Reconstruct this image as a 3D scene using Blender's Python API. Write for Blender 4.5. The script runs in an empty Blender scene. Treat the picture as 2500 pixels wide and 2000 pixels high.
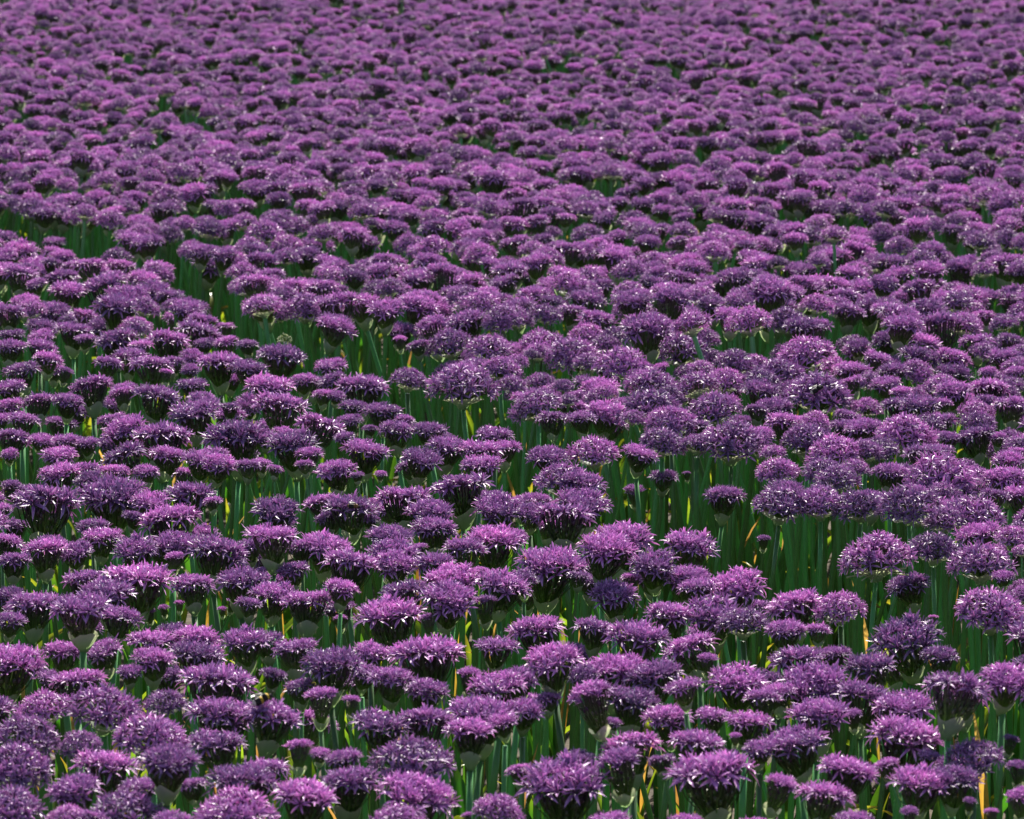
import bpy, math, random
import numpy as np
from mathutils import Vector, Matrix, Euler

R = math.radians
sc = bpy.context.scene
col = sc.collection

# ---------------------------------------------------------------- camera
F_PX, CX, CY = 11500.0, 1250.0, 1000.0         # focal length in photo pixels (photo is 2500 x 2000)
CAM_Z, PITCH = 1.84, R(7.92)
RIM_Z = 0.64                                   # usual height of a flower head's rim
cam_d = bpy.data.cameras.new('camera')
cam = bpy.data.objects.new('camera', cam_d); col.objects.link(cam)
cam.location = (0, 0, CAM_Z)
cam.rotation_euler = (R(90) - PITCH, 0, 0)
cam_d.sensor_width = 36.0
cam_d.lens = 36.0 * F_PX / 2500.0
cam_d.clip_start, cam_d.clip_end = 0.05, 500.0
cam_d.dof.use_dof = True
cam_d.dof.focus_distance = 7.6
cam_d.dof.aperture_fstop = 21.0
sc.camera = cam

# ---------------------------------------------------------------- sky, sun, exposure
SUN_EL, SUN_AZ = R(47), R(10)                  # azimuth from +Y (ahead of the camera) towards +X
w = bpy.data.worlds.new('World'); sc.world = w; w.use_nodes = True
nt = w.node_tree
sky = nt.nodes.new('ShaderNodeTexSky'); sky.sky_type = 'NISHITA'; sky.sun_disc = False
sky.sun_elevation = SUN_EL; sky.sun_rotation = SUN_AZ
bg = nt.nodes['Background']; bg.inputs['Strength'].default_value = 0.05
nt.links.new(sky.outputs[0], bg.inputs['Color'])
sl = bpy.data.lights.new('sun', 'SUN'); sl.energy = 5.0; sl.angle = R(0.5); sl.color = (1.0, 0.95, 0.86)
sun = bpy.data.objects.new('sun', sl); col.objects.link(sun)
sd = Vector((math.sin(SUN_AZ) * math.cos(SUN_EL), math.cos(SUN_AZ) * math.cos(SUN_EL), math.sin(SUN_EL)))
sun.rotation_euler = sd.to_track_quat('Z', 'Y').to_euler()
sun.location = (2, 6, 8)
sc.view_settings.view_transform = 'Standard'
sc.view_settings.look = 'None'
sc.view_settings.exposure = 1.2
sc.view_settings.gamma = 1.0
sc.view_settings.use_curve_mapping = False
sc.cycles.max_bounces = 8
sc.cycles.transparent_max_bounces = 4

rng = np.random.default_rng(11)

# ---------------------------------------------------------------- materials
def mat(name):
    m = bpy.data.materials.new(name); m.use_nodes = True
    t = m.node_tree; t.nodes.clear()
    out = t.nodes.new('ShaderNodeOutputMaterial')
    return m, t, out

def leafy(name, ramp, rough, trans, trans_gain, spec=0.5, hue=0.0, val=0.25, noise_scale=60.0, noise_amt=0.3, coat=0.0):
    """thin plant tissue: colour from the 't' attribute through a ramp, varied by 'tint' and per plant; part of the light passes through"""
    m, t, out = mat(name)
    N, L = t.nodes.new, t.links.new
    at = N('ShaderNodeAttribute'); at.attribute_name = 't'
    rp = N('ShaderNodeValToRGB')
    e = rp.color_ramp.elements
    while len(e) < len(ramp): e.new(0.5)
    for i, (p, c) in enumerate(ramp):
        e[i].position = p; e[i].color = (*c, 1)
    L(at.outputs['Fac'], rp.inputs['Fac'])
    ti = N('ShaderNodeAttribute'); ti.attribute_name = 'tint'
    oi = N('ShaderNodeObjectInfo')
    tc = N('ShaderNodeTexCoord')
    no = N('ShaderNodeTexNoise'); no.inputs['Scale'].default_value = noise_scale
    L(tc.outputs['Object'], no.inputs['Vector'])
    def mth(op, a, b):
        n = N('ShaderNodeMath'); n.operation = op
        for k, v in enumerate((a, b)):
            if isinstance(v, (int, float)): n.inputs[k].default_value = v
            else: L(v, n.inputs[k])
        return n.outputs[0]
    hs = N('ShaderNodeHueSaturation')
    h = mth('MULTIPLY', mth('SUBTRACT', ti.outputs['Fac'], 0.5), hue)
    h2 = mth('MULTIPLY', mth('SUBTRACT', oi.outputs['Random'], 0.5), hue)
    L(mth('ADD', mth('ADD', h, h2), 0.5), hs.inputs['Hue'])
    v = mth('MULTIPLY', mth('SUBTRACT', ti.outputs['Fac'], 0.5), val)
    v2 = mth('MULTIPLY', mth('SUBTRACT', oi.outputs['Random'], 0.5), val)
    v3 = mth('MULTIPLY', mth('SUBTRACT', no.outputs['Fac'], 0.5), noise_amt * 2)
    L(mth('ADD', mth('ADD', mth('ADD', v, v2), v3), 1.0), hs.inputs['Value'])
    L(rp.outputs['Color'], hs.inputs['Color'])
    pb = N('ShaderNodeBsdfPrincipled')
    pb.inputs['Roughness'].default_value = rough
    pb.inputs['Specular IOR Level'].default_value = spec
    pb.inputs['Coat Weight'].default_value = coat
    pb.inputs['Coat Roughness'].default_value = 0.25
    L(hs.outputs['Color'], pb.inputs['Base Color'])
    if trans > 0:
        tr = N('ShaderNodeBsdfTranslucent')
        g = N('ShaderNodeMix'); g.data_type = 'RGBA'; g.blend_type = 'MULTIPLY'
        g.inputs['Factor'].default_value = 1.0
        L(hs.outputs['Color'], g.inputs['A']); g.inputs['B'].default_value = (*trans_gain, 1)
        L(g.outputs['Result'], tr.inputs['Color'])
        mx = N('ShaderNodeMixShader'); mx.inputs[0].default_value = trans
        L(pb.outputs[0], mx.inputs[1]); L(tr.outputs[0], mx.inputs[2])
        L(mx.outputs[0], out.inputs[0])
    else:
        L(pb.outputs[0], out.inputs[0])
    return m

M = {}
M['petal'] = leafy('petal', [(0.0, (0.035, 0.010, 0.050)), (0.35, (0.22, 0.072, 0.27)), (1.0, (0.64, 0.35, 0.69))],  # petal purple, with shaded interior and sunlit tips painted into the ramp
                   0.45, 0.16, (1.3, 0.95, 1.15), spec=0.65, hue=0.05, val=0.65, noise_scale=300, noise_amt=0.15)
M['pedicel'] = leafy('pedicel', [(0.0, (0.17, 0.30, 0.05)), (0.4, (0.085, 0.13, 0.04)), (1.0, (0.075, 0.022, 0.07))],
                     0.45, 0.15, (1.2, 1.2, 0.6), val=0.5)
M['bud'] = leafy('bud', [(0.0, (0.13, 0.19, 0.04)), (1.0, (0.085, 0.025, 0.09))], 0.4, 0.15, (1.2, 1.2, 0.6), val=0.5)
M['stem'] = leafy('stem', [(0.0, (0.07, 0.21, 0.04)), (1.0, (0.08, 0.23, 0.065))], 0.38, 0.0, (1, 1, 1), spec=0.6, hue=0.05, val=0.95, noise_scale=24, noise_amt=0.22)
M['spathe'] = leafy('spathe', [(0.0, (0.16, 0.28, 0.13)), (0.6, (0.38, 0.45, 0.33)), (1.0, (0.60, 0.58, 0.50))], 0.5, 0.55, (1.1, 1.15, 0.8), val=0.4, noise_scale=120)
M['leaf'] = leafy('leaf', [(0.0, (0.04, 0.11, 0.020)), (0.62, (0.06, 0.15, 0.022)), (0.86, (0.30, 0.32, 0.04)), (1.0, (0.40, 0.20, 0.06))],
                  0.30, 0.5, (1.05, 1.25, 0.45), spec=0.6, hue=0.05, val=0.5, noise_scale=25)
M['dry_leaf'] = leafy('dry_leaf', [(0.0, (0.26, 0.26, 0.05)), (0.5, (0.42, 0.25, 0.06)), (1.0, (0.52, 0.36, 0.17))],
                      0.5, 0.45, (1.4, 1.2, 0.7), hue=0.03, val=0.5, noise_scale=40)
M['pale'] = leafy('pale_floret', [(0.0, (0.16, 0.26, 0.08)), (1.0, (0.55, 0.60, 0.38))], 0.45, 0.35, (1.1, 1.1, 0.8), val=0.3)

m, t, out = mat('soil')
N, L = t.nodes.new, t.links.new
no = N('ShaderNodeTexNoise'); no.inputs['Scale'].default_value = 14; no.inputs['Detail'].default_value = 8
tc = N('ShaderNodeTexCoord'); L(tc.outputs['Object'], no.inputs['Vector'])
rp = N('ShaderNodeValToRGB'); rp.color_ramp.elements[0].color = (0.035, 0.026, 0.016, 1); rp.color_ramp.elements[1].color = (0.085, 0.06, 0.035, 1)
rp.color_ramp.elements[0].position = 0.3; rp.color_ramp.elements[1].position = 0.75
L(no.outputs['Fac'], rp.inputs['Fac'])
pb = N('ShaderNodeBsdfPrincipled'); pb.inputs['Roughness'].default_value = 0.95
bp = N('ShaderNodeBump'); bp.inputs['Strength'].default_value = 0.8; bp.inputs['Distance'].default_value = 0.03
L(no.outputs['Fac'], bp.inputs['Height']); L(bp.outputs[0], pb.inputs['Normal'])
L(rp.outputs[0], pb.inputs['Base Color']); L(pb.outputs[0], out.inputs[0])
M['soil'] = m

def plain(name, c, rough, spec=0.5, trans=0.0):
    m, t, out = mat(name)
    pb = t.nodes.new('ShaderNodeBsdfPrincipled')
    n = t.nodes.new('ShaderNodeTexNoise'); n.inputs['Scale'].default_value = 900
    mx = t.nodes.new('ShaderNodeMix'); mx.data_type = 'RGBA'
    mx.inputs['A'].default_value = (*[v * 0.6 for v in c], 1); mx.inputs['B'].default_value = (*[v * 1.4 for v in c], 1)
    t.links.new(n.outputs['Fac'], mx.inputs['Factor']); t.links.new(mx.outputs['Result'], pb.inputs['Base Color'])
    pb.inputs['Roughness'].default_value = rough; pb.inputs['Specular IOR Level'].default_value = spec
    pb.inputs['Transmission Weight'].default_value = trans
    t.links.new(pb.outputs[0], out.inputs[0])
    return m
M['bee_black'] = plain('bee_black', (0.012, 0.010, 0.010), 0.75)
M['bee_yellow'] = plain('bee_yellow', (0.55, 0.36, 0.03), 0.8)
M['bee_white'] = plain('bee_white', (0.55, 0.52, 0.45), 0.85)
M['bee_brown'] = plain('bee_brown', (0.20, 0.11, 0.035), 0.7)
M['wing'] = plain('wing', (0.10, 0.09, 0.08), 0.6, spec=0.15, trans=0.3)

# ---------------------------------------------------------------- mesh collector
class MB:
    def __init__(s): s.v, s.f, s.m, s.t, s.k = [], [], [], [], []
    def add(s, verts, faces, mi, t, tint):
        o = len(s.v); s.v.extend(verts); s.f.extend([tuple(i + o for i in f) for f in faces]); s.m.extend([mi] * len(faces))
        s.t.extend(t if hasattr(t, '__len__') else [t] * len(verts)); s.k.extend([tint] * len(verts))
    def join(s, o, mat_map=None, M4=None):
        b = len(s.v)
        vv = o.v if M4 is None else [tuple(M4 @ Vector(p)) for p in o.v]
        s.v.extend(vv); s.f.extend([tuple(i + b for i in f) for f in o.f])
        s.m.extend([mat_map[i] if mat_map else i for i in o.m]); s.t.extend(o.t); s.k.extend(o.k)
    def mesh(s, name, mats, smooth=True):
        me = bpy.data.meshes.new(name)
        me.from_pydata([tuple(p) for p in s.v], [], s.f)
        for mm in mats: me.materials.append(mm)
        me.polygons.foreach_set('material_index', s.m)
        me.polygons.foreach_set('use_smooth', [smooth] * len(s.f))
        a = me.attributes.new('t', 'FLOAT', 'POINT'); a.data.foreach_set('value', np.array(s.t, np.float32))
        a = me.attributes.new('tint', 'FLOAT', 'POINT'); a.data.foreach_set('value', np.array(s.k, np.float32))
        me.update(); return me

def unit(v):
    v = np.asarray(v, float); return v / (np.linalg.norm(v) + 1e-12)
def frame(n):
    n = unit(n); a = np.array([0, 0, 1.0]) if abs(n[2]) < 0.9 else np.array([1.0, 0, 0])
    u = unit(np.cross(a, n)); return u, np.cross(n, u), n

def tube(mb, pts, rads, mi, ts, tint, sides=4, cap=True):
    pts = [np.asarray(p, float) for p in pts]; vs, tt = [], []
    for i, p in enumerate(pts):
        d = pts[min(i + 1, len(pts) - 1)] - pts[max(i - 1, 0)]
        u, v, _ = frame(d)
        for k in range(sides):
            a = 2 * math.pi * k / sides
            vs.append(p + rads[i] * (math.cos(a) * u + math.sin(a) * v)); tt.append(ts[i])
    fs = [(i * sides + k, i * sides + (k + 1) % sides, (i + 1) * sides + (k + 1) % sides, (i + 1) * sides + k)
          for i in range(len(pts) - 1) for k in range(sides)]
    if cap: fs.append(tuple((len(pts) - 1) * sides + k for k in range(sides)))
    mb.add(vs, fs, mi, tt, tint)

PF = [(0, 1, 2), (0, 2, 3), (1, 4, 5, 2), (2, 5, 6, 3), (4, 7, 5), (5, 7, 6)]
def floret(mb, c, n, size, opening, g, tint, mi_p=0, mi_c=0):
    """a six-pointed star of narrow folded petals with stamens and an ovary"""
    u, v, n = frame(n); c = np.asarray(c, float)
    ph = g.random() * 6.28
    for k in range(6):
        a = ph + k * math.pi / 3 + g.normal(0, 0.09)
        d = math.cos(a) * u + math.sin(a) * v; s = np.cross(n, d)
        el = opening + g.normal(0, 0.14); ln = size * (1 + g.normal(0, 0.10)); wd = ln * 0.098
        tw = g.normal(0, 0.35); s = s * math.cos(tw) + n * math.sin(tw)
        rec = g.normal(0.30, 0.2)
        def pt(q, side):
            r = ln * q * math.cos(el); h = ln * (q * math.sin(el) - rec * q * q * q * 0.55)
            fold = -0.35 * wd if side == 0 else 0.0
            wq = wd * (0.0 if q in (0, 1) else (1.0 if q < 0.5 else 0.72))
            return c + d * r + n * (h + fold) + s * side * wq
        vs = [pt(0, 0), pt(.34, 1), pt(.34, 0), pt(.34, -1), pt(.72, 1), pt(.72, 0), pt(.72, -1), pt(1, 0)]
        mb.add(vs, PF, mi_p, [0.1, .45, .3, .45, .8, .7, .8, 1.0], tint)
        a2 = a + math.pi / 6
        d2 = math.cos(a2) * u + math.sin(a2) * v; s2 = np.cross(n, d2)
        e = c + d2 * size * 0.38 + n * size * 0.62
        mb.add([c - s2 * size * .018, c + s2 * size * .018, e + s2 * size * .03, e - s2 * size * .03], [(0, 1, 2, 3)], mi_p, [.3, .3, .6, .6], tint)
    r = size * 0.13
    b = [c + r * (math.cos(q * 2.094) * u + math.sin(q * 2.094) * v) + n * r for q in range(3)]
    mb.add([c] + b + [c + n * r * 2.2], [(0, 2, 1), (0, 3, 2), (0, 1, 3), (4, 1, 2), (4, 2, 3), (4, 3, 1)], mi_c, 0.0, tint)

def bud(mb, c, n, ln, rad, mi, t, tint):
    u, v, n = frame(n); c = np.asarray(c, float)
    vs = [c]
    for q, rr in ((.35, 1.0), (.72, .8)):
        for k in range(4):
            a = k * math.pi / 2
            vs.append(c + n * ln * q + rad * rr * (math.cos(a) * u + math.sin(a) * v))
    vs.append(c + n * ln)
    fs = [(0, 1 + (k + 1) % 4, 1 + k) for k in range(4)] + [(1 + k, 1 + (k + 1) % 4, 5 + (k + 1) % 4, 5 + k) for k in range(4)] + [(5 + k, 5 + (k + 1) % 4, 9) for k in range(4)]
    mb.add(vs, fs, mi, t, tint)

GA = 2.399963
def make_head(kind, seed):
    """heads are one unit across; the origin is where the stalks leave the stem. returns florets, pedicels, spathe and the rim's height"""
    g = np.random.default_rng(seed)
    fl, pe, sp = MB(), MB(), MB()
    lop = g.uniform(0, 6.28)
    if kind == 'dome':
        n, rim = int(g.integers(66, 84)), 0.20
        for i in range(n):
            ct = 1 - (i + .5) / n * (1 - math.cos(R(g.uniform(70, 76))))
            th = math.acos(ct) + g.normal(0, .05); ph = i * GA + g.normal(0, .12)
            d = np.array([math.sin(th) * math.cos(ph), math.sin(th) * math.sin(ph), math.cos(th)])
            ln = 0.425 * (1 + g.normal(0, .055)) * (1 - .10 * math.cos(th)) * (1 + .05 * math.cos(ph - lop))
            tip = d * ln
            mid = tip * .5 + np.array([0, 0, .02 * math.sin(th)])
            tint = float(np.clip(g.normal(.5, .22), 0, 1))
            tube(pe, [d * .015, mid, tip], [.0058, .0052, .0065], 0, [0, .4, 1], tint, 3, False)
            if g.random() < .93:
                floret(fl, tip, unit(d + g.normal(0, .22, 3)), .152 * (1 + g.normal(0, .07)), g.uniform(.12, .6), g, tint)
            else:
                bud(pe, tip, d, .05, .018, 1, .8, tint)
        for i in range(14):
            th, ph = R(g.uniform(0, 75)), g.uniform(0, 6.28)
            d = np.array([math.sin(th) * math.cos(ph), math.sin(th) * math.sin(ph), math.cos(th)])
            q = g.uniform(.2, .33); tube(pe, [d * .015, d * q], [.005, .005], 0, [0, .8], .5, 3, False)
            bud(pe, d * q, d, .055, .017, 1, g.uniform(.3, 1), .4)
    else:
        young = kind == 'bud'
        n = int(g.integers(40, 50)) if young else int(g.integers(46, 60))
        Rr, rim = (.30, .66) if young else (.355, .47)
        crown = (.09 if young else g.uniform(.02, .08))
        for i in range(n):
            q = math.sqrt((i + .6) / n); ph = i * GA + g.normal(0, .10)
            q *= 1 + g.normal(0, .03)
            rad = np.array([math.cos(ph), math.sin(ph), 0.0])
            z = rim + crown * (1 - q * q) - (.012 if q > .9 else 0) + g.normal(0, .022) + .035 * q * math.cos(ph - lop)
            tip = rad * Rr * q + np.array([0, 0, z])
            b = rad * .10 * q + np.array([0, 0, .01])
            mid = (tip + b) * .5 + rad * .045 * q
            tint = float(np.clip(g.normal(.5, .22), 0, 1))
            tube(pe, [b, mid, tip], [.008, .008, .010], 0, [0, .4, 1], tint, 3, False)
            nrm = unit(np.array([0, 0, 1.0]) * (1.0 - .55 * q ** 3) + rad * (.22 * q + .22 * q ** 5) + g.normal(0, .16, 3))
            op = g.uniform(.55, 1.1) if young else (g.uniform(.35, 1.0) if q < .8 else g.uniform(.0, .45))
            if g.random() < .95:
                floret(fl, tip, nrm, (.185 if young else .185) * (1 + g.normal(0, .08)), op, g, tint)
        nb = 46 if young else 62                      # closed buds packed in the cone under the open florets
        for i in range(nb):
            hq = g.uniform(.15, .88); ph = i * GA + g.normal(0, .2)
            rad = np.array([math.cos(ph), math.sin(ph), 0.0])
            rr = (.10 + (Rr * .86 - .10) * hq) * g.uniform(.75, 1.0)
            p = rad * rr + np.array([0, 0, rim * hq * .86])
            b = rad * .07
            tint = float(np.clip(g.normal(.45, .25), 0, 1))
            tube(pe, [b, p], [.009, .008], 0, [0, hq], tint, 3, False)
            bud(pe, p, unit(rad * .35 + np.array([0, 0, 1])), .095, .026, 1, float(np.clip(hq * 1.25 - .05 + g.normal(0, .12), 0, 1)), tint)
    # the papery spathe: a torn cup round the foot of the stalks
    ns = 18; lobes = int(g.integers(2, 4)); off = g.uniform(0, 6.28)
    if kind == 'dome':
        prof = [(.062, -.10, 0.), (.085, -.045, .3), (.16, .0, .6), (.235, .035, .85), (.26, .045, 1.)]
    else:
        wide = g.uniform(.85, 1.1)
        prof = [(.056, -.17, 0.), (.09 * wide, -.11, .25), (.145 * wide, -.03, .5), (.178 * wide, .05, .75), (.195 * wide, .10, 1.)]
    for j, (rr, zz, tt) in enumerate(prof):
        for k in range(ns):
            a = 2 * math.pi * k / ns
            lob = .5 + .5 * math.cos(lobes * (a - off))
            sh = (lob - .6) * (.10 if kind != 'dome' else .05) * (j / 4) ** 2 + g.normal(0, .006) * (j > 0)
            r2 = rr * (1 + .06 * math.cos(3 * a + off) * (j / 4) + g.normal(0, .015))
            sp.v.append((r2 * math.cos(a), r2 * math.sin(a), zz + sh)); sp.t.append(tt if lob > .25 else tt * .9); sp.k.append(float(g.uniform(.35, .65)))
    for j in range(len(prof) - 1):
        for k in range(ns):
            sp.f.append((j * ns + k, j * ns + (k + 1) % ns, (j + 1) * ns + (k + 1) % ns, (j + 1) * ns + k)); sp.m.append(0)
    # normalise to unit width
    ext = np.percentile(np.hypot(*np.array(fl.v)[:, :2].T), 98.5) * 2
    for b in (fl, pe, sp): b.v = [tuple(np.asarray(p) / ext) for p in b.v]
    return fl, pe, sp, rim / ext

def make_stem(seed, top=1.0, rad=0.0046, ymm=1.0):
    """unit-high stem, foot at the origin, top at (0, 0, 1), slightly bowed"""
    g = np.random.default_rng(seed); mb = MB()
    ax, ay = g.normal(0, .010, 2); bx, by = g.normal(0, .004, 2)
    pts, rads, ts = [], [], []
    for i in range(8):
        q = i / 7
        b = math.sin(q * math.pi); b2 = math.sin(q * 2 * math.pi)
        pts.append((ax * b + bx * b2, ay * b + by * b2, q * top)); rads.append(rad * (1.35 - .45 * q)); ts.append(q)
    tube(mb, pts, rads, 0, ts, .5, 8, True)
    return mb

def make_leaf(seed, ln=0.42, wd=0.026, lift=1.2, curl=1.2, twist=0.5):
    """strap leaf from the origin: rises, arches over and curls at the tip"""
    g = np.random.default_rng(seed); mb = MB()
    n = 12; p = np.zeros(3); ang = lift; rows = []; sidec = g.normal(0, .25)
    yaw = 0.0
    for i in range(n + 1):
        q = i / n
        d = np.array([math.cos(ang) * math.cos(yaw), math.cos(ang) * math.sin(yaw), math.sin(ang)])
        s = np.array([-math.sin(yaw), math.cos(yaw), 0.0]); nn = np.cross(d, s)
        tw = twist * q * q; s2 = s * math.cos(tw) + nn * math.sin(tw); n2 = np.cross(d, s2)
        hw = wd * (0.55 + .9 * math.sin(min(q * 1.25, 1) * math.pi * .5)) * (1 - max(0, q - .55) / .45) ** .8 * .6 + 1e-4
        ch = hw * .55
        for sd_, off in ((-1, ch), (-.5, ch * .3), (0, 0), (.5, ch * .3), (1, ch)):
            rows.append(p + s2 * hw * sd_ + n2 * off)
        p = p + d * ln / n
        ang -= curl * (0.02 + q ** 2.2) * 3.0 / n * g.uniform(.7, 1.3); yaw += sidec / n
    fs = [(i * 5 + k, i * 5 + k + 1, (i + 1) * 5 + k + 1, (i + 1) * 5 + k) for i in range(n) for k in range(4)]
    mb.add(rows, fs, 0, [i / n for i in range(n + 1) for _ in range(5)], .5)
    return mb

# shared meshes -------------------------------------------------------
HEADS = {'cup': [], 'dome': [], 'bud': []}
for kind, cnt, s0 in (('cup', 8, 100), ('dome', 7, 200), ('bud', 3, 300)):
    for i in range(cnt):
        fl, pe, sp, rim = make_head(kind, s0 + i)
        HEADS[kind].append(dict(raw=(fl, pe, sp), rim=rim, florets=fl.mesh('florets_mesh', [M['petal']], False),
                                pedicels=pe.mesh('pedicels_mesh', [M['pedicel'], M['bud']]), spathe=sp.mesh('spathe_mesh', [M['spathe']])))
STEMS = [make_stem(400 + i).mesh('stem_mesh', [M['stem']]) for i in range(8)]
LEAFB = [make_leaf(500 + i, ln=.40 + .03 * (i % 5), wd=.024 + .004 * (i % 3), lift=1.45 - .07 * (i % 4), curl=(.5, 1.2, 2.0, .8, 1.6, 2.6)[i % 6], twist=(-.9, .4, 1.2)[i % 3]) for i in range(9)]
LEAVES = [b.mesh('leaf_mesh', [M['leaf']]) for b in LEAFB]
DRYB = [make_leaf(600 + i, ln=.42 + .03 * i, wd=.009 + .002 * (i % 2), lift=1.5, curl=.35 + .5 * i, twist=2.2 - i) for i in range(4)]
DRY = [b.mesh('dry_leaf_mesh', [M['dry_leaf']]) for b in DRYB]

# ---------------------------------------------------------------- ground
gm = bpy.data.meshes.new('ground_mesh')
xs = np.concatenate([[-250, -60], np.arange(-20, 20.1, 1.0), [60, 250]])
ys = np.concatenate([[-250, -60], np.arange(-10, 40.1, 1.0), [90, 250]])
gv = [(x, y, 0.012 * math.sin(x * 1.7 + y) * math.cos(y * 1.3)) for y in ys for x in xs]
nx = len(xs)
gm.from_pydata(gv, [], [(j * nx + i, j * nx + i + 1, (j + 1) * nx + i + 1, (j + 1) * nx + i) for j in range(len(ys) - 1) for i in range(nx - 1)])
gm.materials.append(M['soil'])
ground = bpy.data.objects.new('ground', gm); col.objects.link(ground)
ground['kind'] = 'structure'; ground['label'] = 'bare brown soil under the flower field'

# ---------------------------------------------------------------- where the photographed heads stand
cp, sp_ = math.cos(PITCH), math.sin(PITCH)
def ray(px, py):
    a, b = (px - CX) / F_PX, (py - CY) / F_PX
    return Vector((a, cp - b * sp_, -sp_ - b * cp))
def on_height(px, py, z):
    d = ray(px, py); k = (z - CAM_Z) / d.z
    return Vector((0, 0, CAM_Z)) + d * k, k
def to_px(p):
    y, z = p[1], p[2] - CAM_Z
    dep = y * cp - z * sp_
    return CX + F_PX * p[0] / dep, CY + F_PX * (-(z * cp + y * sp_)) / dep, dep

# head tables: crop origin in photo pixels, then x centre, y of the rim, width (in 1/3.45 photo pixels), kind
# c = half-open cup, d = open dome, b = young tight cup; an optional number lifts or lowers the head (m)
T = []
def crop(x0, y0, rows):
    for r in rows.split(';'):
        a = r.split()
        if not a: continue
        T.append((x0 + float(a[0]) / 3.45, y0 + float(a[1]) / 3.45, float(a[2]) / 3.45, {'c': 'cup', 'd': 'dome', 'b': 'bud'}[a[3]], float(a[4]) if len(a) > 4 else 0.0, a[5] if len(a) > 5 else ''))
crop(0, 1560, '''110 200 540 c;540 100 330 c;850 100 340 c;1290 165 350 c .01;1650 120 420 c;660 350 430 c;1840 360 620 c;1100 270 220 c;370 590 480 d;900 600 640 d;
1390 540 360 d;210 830 560 d;1880 640 560 c;1290 830 600 d;1820 870 460 c;680 890 340 d 0 splay;150 1090 560 d;900 1060 520 c;1430 1020 480 c .05 front;620 1270 440 c;1170 1250 330 c;
40 1460 640 d;2040 1200 560 c;1610 1230 260 c;1060 1460 600 d;560 1510 340 d;1980 1490 680 d;1450 1545 330 c;760 1515 300 c''')
crop(625, 1560, '''330 80 370 c;640 210 490 c .03;970 110 300 c;1430 120 600 c;920 280 270 c;1140 330 360 c .02;2030 60 330 c;1440 430 360 c;150 300 220 c;370 400 280 c;560 480 260 b .03;
150 640 470 c .02 bumble;800 520 150 b;1790 300 200 b;2030 390 460 c;1060 720 480 c;1430 690 470 c;1900 620 540 c;1800 770 410 c .02 ;2070 690 260 c .02;360 910 220 b;540 960 170 c;740 1000 290 c;
80 1100 380 c;1320 1050 680 d;790 1200 480 c;420 1320 510 c;1360 1310 610 c;1200 1540 480 d;2040 1440 400 d;1780 1490 100 b''')
crop(1250, 1560, '''330 170 480 c .05 tall2;60 330 330 c;590 300 260 c;860 250 500 c;1190 300 480 c;1490 70 440 c;1650 170 160 b;1900 350 470 c;660 470 360 b .06 tall3;1020 510 450 c;110 590 330 c;310 500 220 c;
1440 400 290 c .05;1310 660 390 c;1690 640 270 c;1990 690 360 c;2110 490 300 c;1560 870 440 c;1000 900 480 c;850 700 150 c;910 1030 350 b .02;1260 1020 220 c;580 1000 240 c;1680 1110 690 c .02 broad;
430 1200 700 c;60 1110 220 c;2090 920 270 c;1880 820 100 b;820 1545 350 c;1470 1535 260 c''')
crop(1875, 1560, '''250 170 440 c;560 120 260 c;860 220 430 c;380 380 560 c;90 440 290 c;1450 140 300 c;830 480 480 c;1150 560 490 c;1600 420 560 c .07 bare1;2030 330 430 c .07 bare2;430 630 500 c;720 640 150 b;
1170 820 610 c;210 870 520 c;1740 1000 470 d;680 1100 460 c;990 1060 230 c;1360 980 180 c;1280 1200 490 c;1560 1180 430 c;120 1230 270 b;480 1310 440 c;2100 1080 180 b;2110 1330 220 b;
1190 1460 150 b;720 1515 280 c;1700 1370 110 b;1880 1460 120 b;2045 850 140 b''')
crop(0, 1160, '''100 90 160 b;400 230 580 c;940 160 560 c;10 280 180 c;1270 220 310 c;1600 160 410 c;1790 220 160 c;1420 370 480 c;1130 350 190 c;780 430 270 c;60 560 260 c;380 620 370 c .01;120 720 280 c;
630 640 280 c;860 520 330 c;1140 620 360 c;1470 580 370 c;1470 690 150 b;1840 640 480 c;2100 590 260 c;700 880 330 c;1160 870 580 c;900 990 430 c;1620 920 350 c .01;2040 880 420 c;300 1080 440 c;
680 1110 490 c .07 tall1;1010 1190 340 c;90 1220 260 c;1250 1150 120 b -.05;1380 1120 90 b -.06;1510 1080 90 b -.06;1870 1130 80 b -.06;1970 1070 110 b -.05;1270 1390 380 c;1640 1370 390 c;2060 1390 400 c;2100 1080 220 c''')
crop(625, 1160, '''170 290 390 c;560 230 310 c;790 270 410 c .02 honey;600 360 220 c;960 370 160 c;1240 190 450 c;1720 90 460 c .02;1460 310 380 c;2040 270 380 c;130 510 420 c .05 tall4;380 600 260 c;590 600 420 c;
1130 520 380 c;1500 450 370 c;1760 610 350 c;2010 540 470 c;800 740 450 c;1150 670 430 c;1370 610 150 c;1180 745 330 c;310 800 270 c;40 800 100 c;1500 740 350 c;720 950 280 c .02;150 1000 380 c;
440 1060 410 c;1250 990 400 c;1640 880 470 c;1630 1040 450 c .03;2080 920 440 c;1900 800 130 c;1120 1170 550 c;710 1210 110 b -.04;1930 1070 210 b;1450 1210 150 b''')
crop(1250, 1160, '''600 230 440 c;440 340 470 c 0 splay2;160 320 270 c;60 230 250 c;40 510 180 c;930 530 500 c;800 620 470 c .06 tall5;1500 580 430 c;1190 740 390 c .02;330 760 570 c;80 870 260 c;560 850 190 c;
1010 870 180 c;860 1000 390 c;1470 860 400 c;1560 940 310 c;1890 930 470 c;1330 1170 390 c;1700 1160 470 c;1950 1240 420 d;1060 1350 500 c;700 1290 340 c;200 1300 450 c;1030 130 160 b -.08;1790 170 330 c -.06 gap1;2120 540 110 b -.08''')
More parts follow.
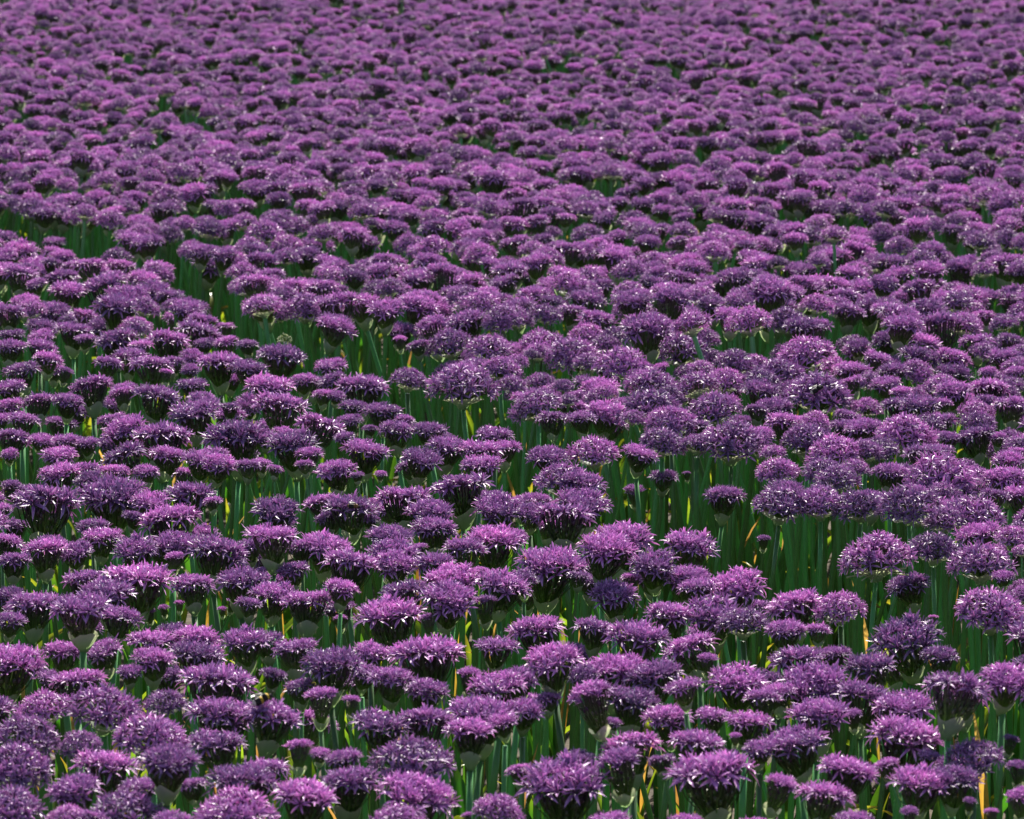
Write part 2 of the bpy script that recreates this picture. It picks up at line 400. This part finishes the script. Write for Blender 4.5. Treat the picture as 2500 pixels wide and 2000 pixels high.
crop(1875, 1160, '''110 250 500 d;440 240 420 d;760 260 420 d;1180 250 520 d .03;1720 330 520 d;1400 620 420 d;2060 530 310 d;900 690 590 d 0 big1;1790 740 540 d;2140 640 160 d;1980 850 180 c;1910 170 240 c;
1180 920 350 c -.09 gap2;220 1090 450 c;600 1120 420 d;1900 1150 580 d;2140 1010 240 d;1160 1370 570 c;150 1300 330 c;420 1300 210 c;1390 1200 80 b -.08''')
crop(0, 800, '''100 60 220 c;350 70 220 c;620 20 300 c;720 90 170 c;980 100 350 c;1180 150 210 c;1420 110 340 c;1680 40 370 c;1720 130 180 c;1900 120 210 c;2080 140 180 c;80 160 260 c;350 160 260 c;410 260 240 c;180 360 300 c;
560 370 120 b;920 300 230 c;1090 240 290 c;1270 310 350 c;1460 290 210 c;1400 380 110 b;1600 350 150 c;1850 290 360 c;2090 340 290 c;80 500 260 c;770 490 350 c;1020 550 220 c;1330 570 390 c;1620 480 250 c;320 620 270 c;
570 620 260 c;1720 620 280 c;1630 710 400 c;1940 670 180 c;200 770 260 c;1040 850 360 c;1370 920 480 c;1980 910 520 c;120 930 290 c;340 940 200 c;560 950 230 c;740 970 200 c;500 1070 290 c;80 1060 150 c;1040 1080 390 c;
1420 1070 310 c;1700 1110 310 c;1850 1140 300 c;2090 1160 210 c;500 1230 340 c;720 1190 240 c;960 1210 260 c;1230 1210 210 c;750 1280 250 c''')
crop(625, 800, '''220 230 380 c;630 320 260 c;400 440 220 c;640 440 230 c;900 500 410 c;570 560 180 c;680 570 150 c;120 490 380 c;210 650 440 c;1290 440 310 d 0 lone;1740 490 560 d;2060 350 340 d;1630 140 400 d;1960 180 380 d;
1360 150 180 c;1210 100 110 b;820 660 230 c;1060 700 300 c;540 830 400 c;790 780 210 c;960 850 130 c;1190 860 300 c;1460 860 280 c;60 920 200 c;300 970 420 c;740 920 170 c;930 1030 360 c;450 1060 220 c;2010 900 290 c;
1620 1000 340 c;1400 1100 330 c;1900 1030 340 c;1900 1150 340 c;50 1140 170 c;160 1190 140 c;410 1150 160 c;670 1200 330 c;850 1240 120 c;1050 1230 110 c''')
crop(1250, 800, '''230 140 400 d;480 220 410 d;620 60 300 d;840 100 300 d;1420 190 470 d;1620 80 270 d;1320 60 240 d;640 290 240 d;930 290 430 d .02;1080 350 200 c;1250 330 140 c;1880 300 340 d;1600 350 230 d;1560 490 370 d;1800 450 340 d;
2090 450 340 d;40 290 210 d;170 230 150 d;1160 480 410 d;190 660 430 d;430 490 180 d;470 610 180 d;800 540 200 d;790 710 340 c;340 770 270 c;580 760 250 c;1190 660 490 d;1020 760 210 d;1330 800 410 d;1700 690 450 d;1850 970 540 d 0 big2;
1560 980 270 d;1280 970 370 d;2060 690 190 c;300 1080 310 c;690 1050 430 d;1080 1060 280 c;420 1290 480 d;590 1310 390 c;1280 1250 240 c -.06;1470 1230 70 b -.07''')
crop(1875, 800, '''300 240 490 d 0 big3;1010 90 250 c;1300 120 340 c;1750 110 280 c;2040 100 210 c;760 150 200 c;1290 250 350 c;1560 250 290 c;1990 240 270 c;930 260 240 c;100 400 410 d;430 570 560 d 0 bumble2;720 360 280 c;1050 360 260 c;
990 470 250 c;1850 370 160 c;1860 510 330 c;2080 370 190 c;690 460 210 c;1560 530 300 c;1280 650 340 c;1120 540 180 c;2050 650 300 c;1480 630 150 c;150 800 330 c;660 740 200 c;800 840 310 c;1180 900 490 d;1740 910 340 c;1530 920 190 c;
1930 920 160 c;330 950 450 d;560 1050 450 d;820 1040 290 d;1030 1210 290 c;1450 1260 580 d 0 big4;2000 1260 360 c;2110 1050 190 c;40 1050 210 d''')

LIST = []
for (x, y, wpx, kind, dz, tagn) in T:
    p, k = on_height(x, y, RIM_Z + dz)
    dia = 1.15 * wpx * k / F_PX
    LIST.append(dict(px=x, py=y, w=wpx, kind=kind, p=p, dia=dia, tag=tagn, dz=dz))
order = sorted(range(len(LIST)), key=lambda i: -LIST[i]['w'] - (1e4 if LIST[i]['tag'] else 0))
single = set(order[:296])

# ---------------------------------------------------------------- individuals
def link(name, me, parent, kind=None):
    o = bpy.data.objects.new(name, me); col.objects.link(o); o.parent = parent
    if kind: o['kind'] = kind
    return o

NAMED = {
 'tall1': 'tall half-open allium on a thick stem above its neighbours, with a wide pale spathe',
 'tall2': 'flat-topped allium tilted sideways on a tall stem with a pale funnel-shaped spathe',
 'tall3': 'tight narrow allium cup on a tall stem with a long grey-green spathe',
 'tall4': 'tall half-open allium whose long stem crosses the flower heads below it',
 'tall5': 'half-open allium with a ragged spathe whose stem cuts across a smaller head',
 'front': 'half-open allium with a deep dark cone and green spathe above a low pair of domes',
 'broad': 'broadest flat-topped allium with petals spread wide over a papery spathe',
 'bare1': 'wide flat allium with a two-pointed spathe on a long bare slanting stem',
 'bare2': 'wide flat allium with a spathe tip curled out on a long bare straight stem',
 'bumble': 'half-open allium with a black bumblebee on its petals',
 'bumble2': 'open dome allium with a white-tailed bumblebee sitting inside it',
 'honey': 'half-open allium with a small brown honeybee on its petals',
 'splay': 'thin open allium with a fan of bare stalks showing where florets are missing',
 'splay2': 'half-open allium with loose white stalks splayed out below its florets',
 'gap1': 'low allium standing alone in the gap among bare green stems',
 'gap2': 'low small allium half hidden behind two stems in the gap',
 'big1': 'large round allium dome hanging over the gap of bare stems, stalks showing inside',
 'lone': 'small round allium standing alone against the wall of green stems',
 'big2': 'very large round allium dome at the edge above the bare stems',
 'big3': 'large round allium dome rising beside a patch of dark stems',
 'big4': 'large round allium dome with a dark open underside and visible stalks',
}
# the edge of the far bed, in photo pixels: heads above this line stand behind the strip of bare stems
GAPX = [-200, 0, 300, 480, 560, 620, 700, 900, 1000, 1130, 1305, 1450, 1620, 1800, 1900, 2136, 2250, 2400, 2500, 2700]
GAPY = [500, 520, 570, 620, 690, 745, 775, 830, 860, 945, 995, 1040, 1085, 1095, 1235, 1250, 1300, 1380, 1500, 1560]
def behind_gap(x, y): return y - 12 < np.interp(x, GAPX, GAPY)

SHORT = {'tall1': 'the tall one with the wide pale spathe', 'tall2': 'the tall one tilted sideways', 'tall3': 'the tall tight narrow cup', 'tall4': 'the tall one whose stem crosses other heads',
 'tall5': 'the one with the ragged spathe', 'front': 'the deep-coned one above a pair of domes', 'broad': 'the broadest flat-topped one', 'bare1': 'the one on a slanting bare stem', 'bare2': 'the one with the curled spathe tip',
 'bumble': 'the one with the yellow-banded bumblebee', 'bumble2': 'the one holding the white-tailed bumblebee', 'honey': 'the one with the honeybee', 'splay': 'the one with a fan of bare stalks', 'splay2': 'the one with loose white stalks',
 'gap1': 'the lone low one in the gap', 'gap2': 'the low one behind two stems', 'big1': 'the big dome over the gap', 'lone': 'the lone dome against the stems', 'big2': 'the very large dome at the edge',
 'big3': 'the large dome beside dark stems', 'big4': 'the dome with the dark open underside'}
marks = [i for i in single if LIST[i]['tag'] in SHORT]
NEIGH = {}
cand = sorted((math.hypot(LIST[i]['p'].x - LIST[m]['p'].x, LIST[i]['p'].y - LIST[m]['p'].y), i, m) for m in marks for i in single if LIST[i]['tag'] not in SHORT)
cnt = {}
for d, i, m_ in cand:
    if i in NEIGH or cnt.get(m_, 0) >= 6: continue
    cnt[m_] = cnt.get(m_, 0) + 1; NEIGH[i] = (cnt[m_], m_)
ORD = {1: 'nearest', 2: 'second nearest', 3: 'third nearest', 4: 'fourth nearest', 5: 'fifth nearest', 6: 'sixth nearest'}

def set_label(o, it, i):
    o['category'] = 'flower'
    if it['tag'] in NAMED:
        o['label'] = NAMED[it['tag']]; o['group'] = 'alliums in the flower field'; return
    shape = {'cup': 'flat-topped', 'dome': 'round', 'bud': 'narrow young'}[it['kind']]
    if i in NEIGH:
        k, m_ = NEIGH[i]
        o['label'] = '%s allium %s to %s' % (shape, ORD[k], SHORT[LIST[m_]['tag']]); o['group'] = 'alliums in the flower field'; return
    far = behind_gap(it['px'], it['py'])
    size = 'small' if it['dia'] < .064 else ('medium' if it['dia'] < .086 else 'wide')
    # is a nearer head standing in front of it?
    hid = any(j != i and LIST[j]['p'].y < it['p'].y and abs(LIST[j]['px'] - it['px']) < .55 * LIST[j]['w'] and 0 < LIST[j]['py'] - it['py'] < .42 * LIST[j]['w'] for j in range(len(LIST)))
    near = min(math.hypot(LIST[j]['p'].x - it['p'].x, LIST[j]['p'].y - it['p'].y) - .5 * LIST[j]['dia'] for j in range(len(LIST)) if j != i) - .5 * it['dia']
    state = 'partly covered by a head before it' if hid else ('touching a neighbouring head' if near < .004 else ('close to its neighbours' if near < .035 else 'standing free of other heads'))
    bed = 'behind the bare-stem strip' if far else 'before the bare-stem strip'
    if it['dz'] <= -.04: lb = 'short undersized allium low among the bare stems'
    else: lb = '%s %s allium %s, %s' % (size, shape, bed, state)
    o['label'] = lb; o['group'] = lb.replace('allium', 'alliums')

for i in sorted(single):
    it = LIST[i]
    hv = HEADS[it['kind']][int(rng.integers(len(HEADS[it['kind']])))]
    s = it['dia']
    p = it['p'].copy()
    tilt = Euler((rng.normal(0, .12), rng.normal(0, .13), rng.uniform(0, 6.28)), 'XYZ')
    if it['tag'] == 'tall2': tilt = Euler((0, -.2, 1.0), 'XYZ')
    Rm = tilt.to_matrix()
    head = p - Rm @ Vector((0, 0, hv['rim'] * s))
    lean = Vector((rng.normal(0, .018), rng.normal(0, .018), 0))
    if it['tag'] == 'bare1': lean.x = -.05
    foot = Vector((head.x + lean.x, head.y + lean.y, 0.0))
    root = bpy.data.objects.new('allium', None); col.objects.link(root)
    root.empty_display_size = .02
    root.location = foot; set_label(root, it, i)
    st = link('stem', STEMS[int(rng.integers(8))], root)
    up = Vector((head - foot)); q = up.to_track_quat('Z', 'Y')
    th = rng.uniform(.85, 1.15) * (1.0 if s > .055 else .75)
    st.rotation_mode = 'QUATERNION'; st.rotation_quaternion = q
    st.scale = (th, th, up.length - .006)
    st.location = (0, 0, -.004)
    for nm, kd in (('florets', 'stuff'), ('pedicels', 'stuff'), ('spathe', None)):
        o = link(nm, hv[nm], root, kd)
        o.location = head - foot; o.rotation_euler = tilt; o.scale = (s, s, s)
        if nm == 'spathe':
            k = 1.0 if it['kind'] == 'dome' else rng.uniform(.78, 1.05)
            o.scale = (s * k, s * k, s * k)
    if it['tag'] in ('splay', 'splay2', 'big1'):
        g = np.random.default_rng(900 + i); mb = MB()
        for k in range(9):
            a = g.uniform(-2.9, -.3) if it['tag'] != 'splay' else g.uniform(-1.2, -.2); e = g.uniform(-.05, .45)
            d = np.array([math.cos(a) * math.cos(e), math.sin(a) * math.cos(e), math.sin(e)])
            tube(mb, [d * .03, d * .25, d * .42 + np.array([0, 0, -.02])], [.006, .006, .012], 0, [.8, .9, 1], .5, 4)
        o = link('loose_stalks', mb.mesh('loose_stalks_mesh', [M['spathe']]), root, 'stuff'); o.location = head - foot; o.scale = (s, s, s)
    for _ in range(1):
        lf = link('leaf', LEAVES[int(rng.integers(len(LEAVES)))], root)
        a = rng.uniform(0, 6.28)
        lf.location = (.004 * math.cos(a), .004 * math.sin(a), 0.0); lf.rotation_euler = (0, 0, a)
        k = rng.uniform(.42, .78); lf.scale = (k, k, k)
    if rng.random() < .16:
        lf = link('dry_leaf', DRY[int(rng.integers(len(DRY)))], root)
        a = rng.uniform(0, 6.28); lf.location = (.004 * math.cos(a), .004 * math.sin(a), 0.0); lf.rotation_euler = (0, 0, a)
    it['head'] = head; it['Rm'] = Rm; it['hv'] = hv

# ---------------------------------------------------------------- the rest of the field
def scatter(name, pts, rots, scls, var, objs, label):
    me = bpy.data.meshes.new(name + '_points'); n = len(pts)
    me.from_pydata([tuple(p) for p in pts], [], [])
    a = me.attributes.new('rot', 'FLOAT_VECTOR', 'POINT'); a.data.foreach_set('vector', np.asarray(rots, np.float32).ravel())
    a = me.attributes.new('scl', 'FLOAT', 'POINT'); a.data.foreach_set('value', np.asarray(scls, np.float32))
    a = me.attributes.new('variant', 'INT', 'POINT'); a.data.foreach_set('value', np.asarray(var, np.int32))
    o = bpy.data.objects.new(name, me); col.objects.link(o)
    o['kind'] = 'stuff'; o['label'] = label
    ng = bpy.data.node_groups.new(name + '_nodes', 'GeometryNodeTree')
    ng.interface.new_socket('Geometry', in_out='INPUT', socket_type='NodeSocketGeometry')
    ng.interface.new_socket('Geometry', in_out='OUTPUT', socket_type='NodeSocketGeometry')
    N, L = ng.nodes.new, ng.links.new
    gi, go = N('NodeGroupInput'), N('NodeGroupOutput')
    def attr(nm, ty):
        x = N('GeometryNodeInputNamedAttribute'); x.data_type = ty; x.inputs['Name'].default_value = nm
        return x.outputs['Attribute']
    ar, asc, av = attr('rot', 'FLOAT_VECTOR'), attr('scl', 'FLOAT'), attr('variant', 'INT')
    e2r = N('FunctionNodeEulerToRotation'); L(ar, e2r.inputs[0])
    jn = N('GeometryNodeJoinGeometry')
    for k, ob in enumerate(objs):
        cm = N('FunctionNodeCompare'); cm.data_type = 'INT'; cm.operation = 'EQUAL'
        ints = [s for s in cm.inputs if s.type == 'INT']
        L(av, ints[0]); ints[1].default_value = k
        oi = N('GeometryNodeObjectInfo'); oi.inputs['Object'].default_value = ob; oi.inputs['As Instance'].default_value = False
        ip = N('GeometryNodeInstanceOnPoints')
        L(gi.outputs[0], ip.inputs['Points']); L(cm.outputs[0], ip.inputs['Selection'])
        L(oi.outputs['Geometry'], ip.inputs['Instance']); L(e2r.outputs[0], ip.inputs['Rotation']); L(asc, ip.inputs['Scale'])
        L(ip.outputs[0], jn.inputs[0])
    L(jn.outputs[0], go.inputs[0])
    md = o.modifiers.new('scatter', 'NODES'); md.node_group = ng
    return o

# whole-plant source meshes (head one unit across, origin at the rim's centre, stem running down into the soil)
SRC, SRCK = [], []
for kind in ('cup', 'dome', 'bud'):
    for j, hv in enumerate(HEADS[kind]):
        b = MB()
        for part, mp in zip(hv['raw'], ({0: 0}, {0: 1, 1: 2}, {0: 3})): b.join(part, mp, Matrix.Translation((0, 0, -hv['rim'])))
        sm = make_stem(700 + j + len(SRC), top=1.0, rad=.0046)
        hh = 8.6
        b.join(sm, {0: 4}, Matrix.Translation((0, 0, -hh - hv['rim'])) @ Matrix.Diagonal((13.0, 13.0, hh, 1)))
        me = b.mesh('allium_source', [M['petal'], M['pedicel'], M['bud'], M['spathe'], M['stem']], False)
        SRC.append(bpy.data.objects.new('allium_source', me)); SRCK.append(kind)
KI = {k: [i for i, q in enumerate(SRCK) if q == k] for k in ('cup', 'dome', 'bud')}

P, RO, SC, VA = [], [], [], []
def put(p, dia, kind):
    P.append(tuple(p)); SC.append(dia); VA.append(int(rng.choice(KI[kind])))
    RO.append((rng.normal(0, .12), rng.normal(0, .13), rng.uniform(0, 6.28)))
for i, it in enumerate(LIST):
    if i not in single: put(it['p'], it['dia'], it['kind'])

GAP = [(-300, 480), (0, 515), (120, 530), (300, 580), (480, 625), (560, 690), (620, 745), (700, 775), (830, 805), (830, 815), (560, 815), (500, 790), (440, 720), (400, 660), (300, 635), (110, 570), (0, 552), (-300, 520)]
HOLES = [(1065, 582, 55, 22), (2150, 282, 26, 14), (1950, 530, 42, 24), (2105, 536, 34, 20), (2095, 410, 18, 26), (410, 262, 26, 18), (680, 268, 24, 14), (240, 420, 30, 14), (1500, 700, 30, 26), (2060, 790, 60, 30), (1120, 690, 20, 12), (60, 545, 60, 18)]
def in_poly(x, y, poly):
    c = False; j = len(poly) - 1
    for i in range(len(poly)):
        xi, yi = poly[i]; xj, yj = poly[j]
        if (yi > y) != (yj > y) and x < (xj - xi) * (y - yi) / (yj - yi) + xi: c = not c
        j = i
    return c
cell = 0.11; grid = {}
def key(x, y): return (int(math.floor(x / cell)), int(math.floor(y / cell)))
for p in P: grid.setdefault(key(p[0], p[1]), []).append((p[0], p[1]))
for i in single: q = LIST[i]['p']; grid.setdefault(key(q.x, q.y), []).append((q.x, q.y))
def wave(x, y): return .014 * math.sin(x * 1.9 - y * 1.25 + .6) + .012 * math.sin(x * .8 + y * 2.1) + .012 * math.sin(3.7 * x + 1.3 * y)
YMAX = 36.0
n_try = 220000
INNER = []
yy = np.sqrt(rng.uniform(3.2 ** 2, YMAX ** 2, n_try)); xx = rng.uniform(-1, 1, n_try) * (1.2 + .135 * yy)
for x, y in zip(xx, yy):
    z = RIM_Z + wave(x, y) + rng.normal(0, .021)
    ix, iy, dep = to_px((x, y, z))
    if -25 < ix < 2525 and 800 < iy < 2030:
        INNER.append((x, y, ix, iy)); continue
    if iy >= 2030 and rng.random() < .35: continue
    if iy < 800:
        if in_poly(ix, iy, GAP): continue
        if any(((ix - a) / c) ** 2 + ((iy - b) / d) ** 2 < 1 for a, b, c, d in HOLES): continue
    far = behind_gap(ix, iy)
    rmin = (.088 if y < 12 else .076) if far else .10
    kx, ky = key(x, y); ok = True
    for a in (-1, 0, 1):
        for b in (-1, 0, 1):
            for (u, v) in grid.get((kx + a, ky + b), ()):
                if (u - x) ** 2 + (v - y) ** 2 < rmin * rmin: ok = False; break
            if not ok: break
        if not ok: break
    if not ok: continue
    grid.setdefault((kx, ky), []).append((x, y))
    r = rng.random()
    if far: kind = 'dome' if r < .34 else ('cup' if r < .96 else 'bud'); dia = rng.normal(np.interp(y, [9, 17], [.086, .074]), .011)
    else: kind = 'cup' if r < .85 else ('bud' if r < .93 else 'dome'); dia = rng.normal(.080, .014)
    put((x, y, z), float(np.clip(dia, .045, .12)), kind)
NEARX = [-200, 560, 700, 850, 1000, 1250, 1400, 1500, 1800, 2000, 2150, 2500, 2700]
NEARY = [700, 800, 905, 950, 1000, 1110, 1250, 1370, 1430, 1470, 1570, 1690, 1720]
for (x, y, ix, iy) in INNER:                     # shorter plants between the ones that show
    zf, zn = RIM_Z - abs(rng.normal(.025, .014)), RIM_Z - abs(rng.normal(.045, .018))
    ix, iy, _ = to_px((x, y, zf))
    far = behind_gap(ix, iy + 30)
    if not far and iy < np.interp(ix, NEARX, NEARY): continue
    if ((ix - 2070) / 70) ** 2 + ((iy - 815) / 25) ** 2 < 1: continue
    rmin = .066 if far else .094
    kx, ky = key(x, y)
    if any((u - x) ** 2 + (v - y) ** 2 < rmin * rmin for a in (-1, 0, 1) for b in (-1, 0, 1) for (u, v) in grid.get((kx + a, ky + b), ())): continue
    grid.setdefault((kx, ky), []).append((x, y))
    if far: put((x, y, zf), float(rng.uniform(.060, .085)), 'dome' if rng.random() < .6 else 'cup')
    else: put((x, y, zn), float(rng.uniform(.050, .068)), 'cup')
scatter('allium_field', P, RO, SC, VA, SRC, 'dense mass of purple alliums filling the rest of the field')

# leaves of the plants that are not built singly
LP, LR, LS, LV = [], [], [], []
lsrc = []
for b in LEAFB: lsrc.append(bpy.data.objects.new('leaf_source', b.mesh('leaf_source', [M['leaf']])))
for b in DRYB: lsrc.append(bpy.data.objects.new('leaf_source', b.mesh('leaf_source', [M['dry_leaf']])))
n_leaf = 10000
ly = np.sqrt(rng.uniform(3.2 ** 2, 24.0 ** 2, n_leaf)); lx = rng.uniform(-1, 1, n_leaf) * (1.0 + .13 * ly)
for x, y in zip(lx, ly):
    LP.append((x, y, 0.0)); LR.append((rng.normal(0, .12), rng.normal(0, .12), rng.uniform(0, 6.28))); LS.append(rng.uniform(.28, .74))
    LV.append(int(rng.integers(len(LEAFB))) if rng.random() < .91 else len(LEAFB) + int(rng.integers(len(DRYB))))
scatter('foliage', LP, LR, LS, LV, lsrc, 'strap-shaped green and yellowing leaves at the foot of the alliums')

# ---------------------------------------------------------------- bees
def ellipsoid_body(mb, c, rx, ry, rz, mi, seg=10, rings=7):
    vs, fs = [], []
    for j in range(rings + 1):
        th = math.pi * j / rings
        for k in range(seg):
            a = 2 * math.pi * k / seg
            vs.append((c[0] + rx * math.cos(th), c[1] + ry * math.sin(th) * math.cos(a), c[2] + rz * math.sin(th) * math.sin(a)))
    for j in range(rings):
        for k in range(seg): fs.append((j * seg + k, j * seg + (k + 1) % seg, (j + 1) * seg + (k + 1) % seg, (j + 1) * seg + k))
    for f in fs:
        xm = sum(vs[i][0] for i in f) / 4
        mb.m.append(mi(xm))
    o = len(mb.v); mb.v.extend(vs); mb.f.extend([tuple(i + o for i in f) for f in fs]); mb.t.extend([0] * len(vs)); mb.k.extend([0] * len(vs))

def fuzz(mb, n, seed, ln):
    g = np.random.default_rng(seed); base = list(mb.v); nf = len(mb.f); cen = np.mean(base, 0)
    for _ in range(n):
        fi = int(g.integers(nf)); f = mb.f[fi]; pts = [np.array(base[i]) for i in f]
        p = sum(pts) / len(pts); nn = unit(np.cross(pts[1] - pts[0], pts[2] - pts[1]) + 1e-9)
        if np.dot(nn, p - cen) < 0: nn = -nn
        d = unit(nn + g.normal(0, .35, 3)); s = unit(np.cross(d, g.normal(0, 1, 3))) * ln * .07
        p = p + g.normal(0, .0004, 3)
        mb.v.extend([tuple(p - s), tuple(p + s), tuple(p + d * ln)]); o = len(mb.v) - 3
        mb.f.append((o, o + 1, o + 2)); mb.m.append(mb.m[fi]); mb.t.extend([0] * 3); mb.k.extend([0] * 3)

def bee(name, loc, rot, size, stripes, mats, label, hair, seed):
    root = bpy.data.objects.new(name, None); col.objects.link(root); root.empty_display_size = .005
    root.location = loc; root.rotation_euler = rot; root.scale = (size, size, size)
    root['label'] = label; root['category'] = 'bee'; root['group'] = 'bees on the alliums'
    mb = MB()
    ellipsoid_body(mb, (-.0065, 0, 0), .0085, .0058, .0054, lambda x: stripes(x))
    ellipsoid_body(mb, (.0035, 0, .0006), .0048, .0052, .0050, lambda x: stripes(x))
    ellipsoid_body(mb, (.0094, 0, -.0008), .0026, .0032, .0030, lambda x: 0)
    if hair: fuzz(mb, 1500, seed, .0016)
    b = link('body', mb.mesh('bee_body', mats), root)
    for s in (-1, 1):
        wm = MB()
        pts = [(.004, s * .001, .005), (.001, s * .006, .0075), (-.005, s * .011, .0078), (-.011, s * .0115, .0070), (-.012, s * .008, .0064), (-.006, s * .003, .0058)]
        th = [tuple(np.array(q) + np.array([0, 0, .00015])) for q in pts]
        nn = len(pts)
        wm.add(pts + th, [tuple(range(nn)), tuple(range(2 * nn - 1, nn - 1, -1))] + [(k, (k + 1) % nn, nn + (k + 1) % nn, nn + k) for k in range(nn)], 0, 0, .5)
        link('wing', wm.mesh('bee_wing', [M['wing']]), root)
        for k, xo in enumerate((.0055, .003, .0)):
            lm = MB(); dx = (.004, 0, -.005)[k]
            tube(lm, [(xo, s * .003, -.003), (xo + dx * .5, s * .008, -.002), (xo + dx, s * .0085, -.008)], [.0006, .0005, .0003], 0, [0, .5, 1], .5, 5)
            link('leg', lm.mesh('bee_leg', [M['bee_black']]), root)
        am = MB()
        tube(am, [(.0112, s * .001, .001), (.0135, s * .002, .003), (.0165, s * .003, .0024)], [.0003, .0003, .0003], 0, [0, .5, 1], .5, 4)
        link('antenna', am.mesh('bee_antenna', [M['bee_black']]), root)
    return root

def find(tagn): return next(it for it in LIST if it['tag'] == tagn)
def on_depth(px, py, y):
    d = ray(px, py); return Vector((0, 0, CAM_Z)) + d * (y / d.y)
bm = [M['bee_black'], M['bee_yellow'], M['bee_white'], M['bee_brown']]
it = find('bumble'); q = on_depth(643, 1706, it['p'].y - .016)
bee('bumblebee', q, (0, -.4, .35), 1.0, lambda x: 1 if (.004 < x < .0075 or -.0045 < x < -.002) else (2 if x < -.0125 else 0), bm, 'black bumblebee with yellow bands on a half-open purple allium', True, 5)
it = find('bumble2'); q = on_depth(1996, 950, it['p'].y - .068)
bee('bumblebee', q, (0, -.5, .25), 1.0, lambda x: 2 if x < -.0105 else 0, bm, 'black bumblebee with a white tail on a round open allium', True, 6)
it = find('honey'); q = on_depth(865, 1236, it['p'].y - .044)
bee('honeybee', q, (0, .1, .1), .75, lambda x: 3 if (x > 0 or int((x + .02) * 500) % 2) else 0, bm, 'small brown honeybee on a half-open purple allium', True, 7)

# ---------------------------------------------------------------- pale green heads that carry no open flower
def pale_head(px, py, dia, label, seed):
    p, _ = on_height(px, py, RIM_Z - .02)
    root = bpy.data.objects.new('faded_allium', None); col.objects.link(root); root.empty_display_size = .02
    root.location = (p.x, p.y, 0); root['label'] = label; root['category'] = 'flower'; root['group'] = 'faded pale alliums'
    g = np.random.default_rng(seed); pe, flm = MB(), MB()
    for i in range(46):
        ct = 1 - (i + .5) / 46 * 1.25; th = math.acos(ct); ph = i * GA
        d = np.array([math.sin(th) * math.cos(ph), math.sin(th) * math.sin(ph), math.cos(th)]); ln = .40 * (1 + g.normal(0, .1))
        tube(pe, [d * .02, d * ln], [.006, .006], 0, [0, .3], .5, 3, False)
        if g.random() < .7: bud(flm, d * ln, d, .12, .045, 0, g.uniform(.3, 1), g.random())
        else: floret(flm, d * ln, d, .11, .5, g, g.random())
    h = p.z - .01
    st = link('stem', STEMS[seed % 8], root); st.scale = (.7, .7, h)
    o = link('pedicels', pe.mesh('pale_pedicels', [M['bud']]), root, 'stuff'); o.location = (0, 0, h); o.scale = (dia,) * 3
    o = link('florets', flm.mesh('pale_florets', [M['pale']]), root, 'stuff'); o.location = (0, 0, h); o.scale = (dia,) * 3
pale_head(695, 822, .034, 'small whitish green allium head against the dark wall of stems', 1)
pale_head(2072, 830, .040, 'small whitish green allium head beside a large purple dome', 2)
pale_head(36, 968, .050, 'loose yellow-green allium head between purple flat-topped ones', 3)
pale_head(300, 578, .036, 'tiny yellow-green allium head in a thin patch of the field', 4)
